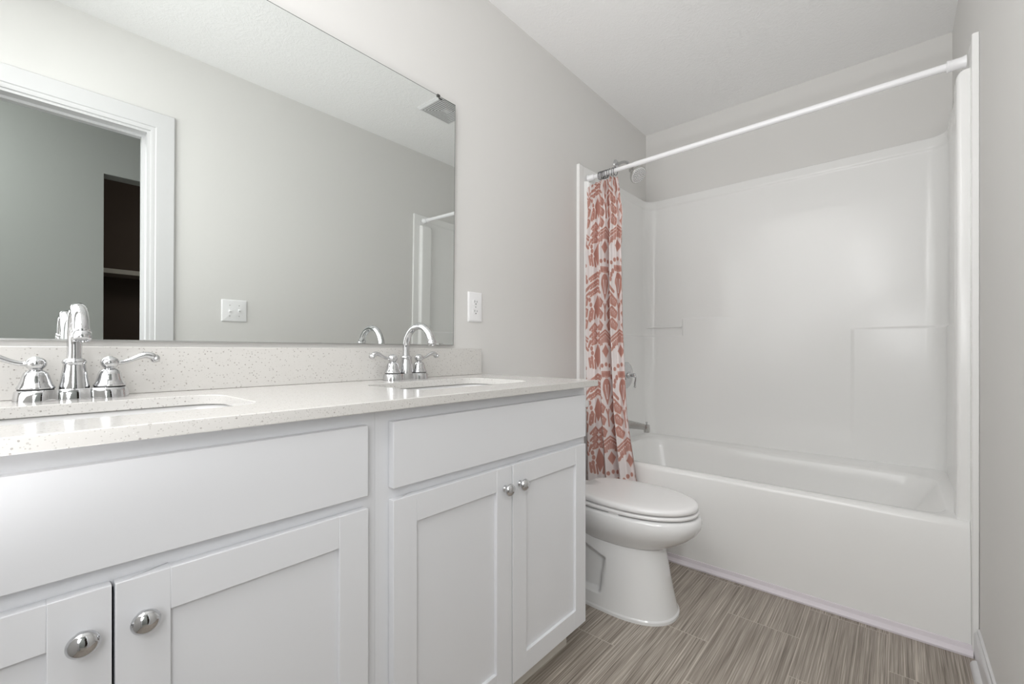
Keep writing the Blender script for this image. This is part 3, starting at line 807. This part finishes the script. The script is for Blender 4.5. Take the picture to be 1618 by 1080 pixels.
SXW = PXL+LOW+0.0006       # face of the surround below its ledge
va = thing('shower_valve', 'round chrome shower valve plate with drop lever behind the curtain', 'shower valve', (SXW, 2.585, 0.832))
bm = bmesh.new(); lathe(bm, [(0, 0), (0.083, 0), (0.083, 0.003), (0.078, 0.008), (0.060, 0.011), (0.045, 0.010), (0.040, 0.013), (0.026, 0.016), (0, 0.017)], 48, along((0, 0, 0), (1, 0, 0)))
finish('escutcheon', bm, CHROME, va, smooth=40)
bm = bmesh.new(); lathe(bm, [(0, 0.012), (0.022, 0.012), (0.021, 0.022), (0.016, 0.028), (0.0095, 0.032), (0.0090, 0.044), (0.0130, 0.049), (0.0140, 0.056), (0.0105, 0.063), (0, 0.065)], 32, along((0, 0, 0), (1, 0, 0)))
hb = finish('hub', bm, CHROME, va, smooth=50)
pts = smoothcurve([(0.055, 0, 0), (0.064, 0, -0.012), (0.064, 0, -0.030), (0.060, 0, -0.050), (0.060, 0, -0.068)], 6)
bm = bmesh.new(); tube(bm, pts, list(np.interp(np.linspace(0, 1, len(pts)), [0, 0.3, 0.8, 1], [0.0065, 0.0048, 0.0062, 0.0058])), 16)
bmesh.ops.create_uvsphere(bm, u_segments=18, v_segments=12, radius=0.0082, matrix=Matrix.Translation((0.060, 0, -0.071)))
finish('lever', bm, CHROME, hb, smooth=60)

ts = thing('tub_spout', 'chrome tub filler spout with diverter pin below the valve', 'spout', (SXW, 2.585, 0.520))
pts = [(0, 0, 0.0), (0.004, 0, 0), (0.03, 0, -0.001), (0.08, 0, -0.003), (0.125, 0, -0.006), (0.136, 0, -0.007), (0.142, 0, -0.008)]
bm = bmesh.new(); tube(bm, pts, [0.027, 0.027, 0.0250, 0.0215, 0.0185, 0.0180, 0.0150], 28)
tube(bm, [(0.137, 0, 0.012), (0.137, 0, 0.010), (0.137, 0, -0.010), (0.138, 0, -0.034), (0.138, 0, -0.037)], [0.012, 0.0175, 0.0200, 0.0185, 0.0170], 28)
bd = finish('body', bm, CHROME2, ts, smooth=50)
bm = bmesh.new(); lathe(bm, [(0, 0), (0.004, 0), (0.004, 0.008), (0.0068, 0.010), (0.0072, 0.014), (0.005, 0.017), (0, 0.018)], 18, Matrix.Translation((0.137, 0, 0.011)))
finish('diverter_pin', bm, CHROME, bd, smooth=50)

# ------------------------------------------------------------------ toilet
TY = 1.612
tl = thing('toilet', 'white two-piece toilet with closed lid between the vanity and the tub', 'toilet', (0.45, TY, 0))
OFF = Vector((0.45, TY, 0))
def egg(xb, xf, hw, z, mid=0.46, pf=2.0, pb=2.6, N=120, zfun=None):
    xm = xb+mid*(xf-xb); pts = []
    for i in range(N):
        a = 2*PI*i/N; c, s_ = math.cos(a), math.sin(a)
        p_ = pf if c > 0 else pb
        cc = math.copysign(abs(c)**(2/p_), c); s2 = math.copysign(abs(s_)**(2/p_), s_)
        x = xm+(xf-xm if c > 0 else xm-xb)*cc
        pts.append(Vector((x, TY+hw*s2, z))-OFF)
    return pts
# pedestal with the trapway panel pressed into its sides
bm = bmesh.new(); L = []
zz_ = list(np.linspace(0.0, 0.012, 4))+list(np.linspace(0.014, 0.262, 110))
for z in zz_:
    f = (z-0.012)/0.25
    xf = 0.712-0.050*max(0, f)**0.85; hw = 0.136-0.030*max(0, f)
    if z <= 0.012: xf = 0.716; hw = 0.139
    pts = egg(0.20, xf, hw, z, 0.60, 2.3, 3.0, 420)
    if z > 0.013:
        # resample the long sides evenly so the panel edges stay clean
        for q in pts:
            x = q.x+OFF.x
            edge = 0.468+0.08*(z-0.06)
            top_ = 0.195+0.35*(0.478-x)
            d = ss(edge+0.002, edge-0.014, x)*ss(0.055, 0.070, z)*ss(top_+0.002, top_-0.014, z)
            q.y -= math.copysign(0.026*d, q.y)
    L.append(pts)
loft(bm, L, True, True)
finish('pedestal', bm, PORC, tl, smooth=75)
bm = bmesh.new()
rows_ = [(0.250, 0.30, 0.676, 0.104), (0.262, 0.30, 0.692, 0.116), (0.280, 0.285, 0.727, 0.132), (0.300, 0.275, 0.757, 0.147), (0.322, 0.268, 0.781, 0.159), (0.345, 0.264, 0.796, 0.166), (0.362, 0.262, 0.800, 0.168), (0.376, 0.262, 0.798, 0.167), (0.3830, 0.264, 0.794, 0.164), (0.3855, 0.270, 0.786, 0.156)]
L = [egg(xb, xf, hw, z, 0.52, 2.05, 2.6) for z, xb, xf, hw in rows_]
loft(bm, L, True, True)
finish('bowl', bm, PORC, tl, smooth=60)
bm = bmesh.new()
L = [[q-OFF for q in rrect(0.03, 0.36, TY-w_, TY+w_, 0.04, z, 6)] for z, w_ in ((0.20, 0.10), (0.30, 0.13), (0.375, 0.155), (0.385, 0.152))]
loft(bm, L, True, True); finish('tank_deck', bm, PORC, tl, smooth=40)
bm = bmesh.new()
L = [egg(0.300, xf, hw, z, 0.52, 2.05, 3.4) for z, xf, hw in ((0.3915, 0.740, 0.112), (0.3916, 0.786, 0.158), (0.3928, 0.789, 0.160), (0.3985, 0.790, 0.161), (0.4022, 0.7885, 0.160), (0.4034, 0.786, 0.158), (0.4035, 0.740, 0.115))]
loft(bm, L, True, True); st_ = finish('seat', bm, SEATM, tl, smooth=60)
for s in (-1, 1): boxo('bumper', (0.52-0.45, 0.56-0.45, s*0.148-0.006, s*0.148+0.006, 0.3858, 0.3912), SEATM, st_)
def lidloop(xf, hw, z, xb):
    pts = egg(xb, xf, hw, z, 0.54, 2.05, 2.5)
    for q in pts:                       # squared-off rear of the lid
        x = q.x+OFF.x
        if x < 0.338: q.x = 0.338-OFF.x+(x-0.338)*0.05
    return pts
bm = bmesh.new()
L = [lidloop(0.735, 0.112, 0.4088, 0.320), lidloop(0.783, 0.157, 0.4089, 0.298), lidloop(0.786, 0.159, 0.4102, 0.296), lidloop(0.787, 0.160, 0.4195, 0.296), lidloop(0.784, 0.157, 0.4255, 0.298), lidloop(0.778, 0.152, 0.4285, 0.302), lidloop(0.762, 0.141, 0.4305, 0.308), lidloop(0.70, 0.105, 0.4320, 0.33), lidloop(0.60, 0.04, 0.4326, 0.40)]
loft(bm, L, True, True); finish('lid', bm, SEATM, tl, smooth=60)
bm = bmesh.new()
L = [[q-OFF for q in rrect(0.012, 0.175, TY-0.180, TY+0.180, 0.03, 0.386, 8)], [q-OFF for q in rrect(0.008, 0.200, TY-0.196, TY+0.196, 0.03, 0.46, 8)], [q-OFF for q in rrect(0.006, 0.214, TY-0.209, TY+0.209, 0.028, 0.7180, 8)]]
loft(bm, L, True, True); tk = finish('tank', bm, PORC, tl, smooth=40)
bm = bmesh.new()
L = [[q-OFF for q in rrect(0.004+e, 0.224-e, TY-0.220+e, TY+0.220-e, 0.030, z, 8)] for e, z in ((0.006, 0.7180), (0, 0.722), (0, 0.743), (0.004, 0.750), (0.014, 0.7535))]
loft(bm, L, True, True); finish('tank_lid', bm, PORC, tl, smooth=40)
bm = bmesh.new(); lathe(bm, [(0, 0), (0.012, 0), (0.012, 0.008), (0.006, 0.012), (0, 0.012)], 20, along((0.212-OFF.x, -0.150, 0.665), (1, 0, 0)))
tube(bm, [(0.228-OFF.x, -0.150, 0.665), (0.230-OFF.x, -0.115, 0.660), (0.230-OFF.x, -0.085, 0.655)], [0.006, 0.005, 0.006], 12)
finish('flush_lever', bm, CHROME, tk, smooth=50)
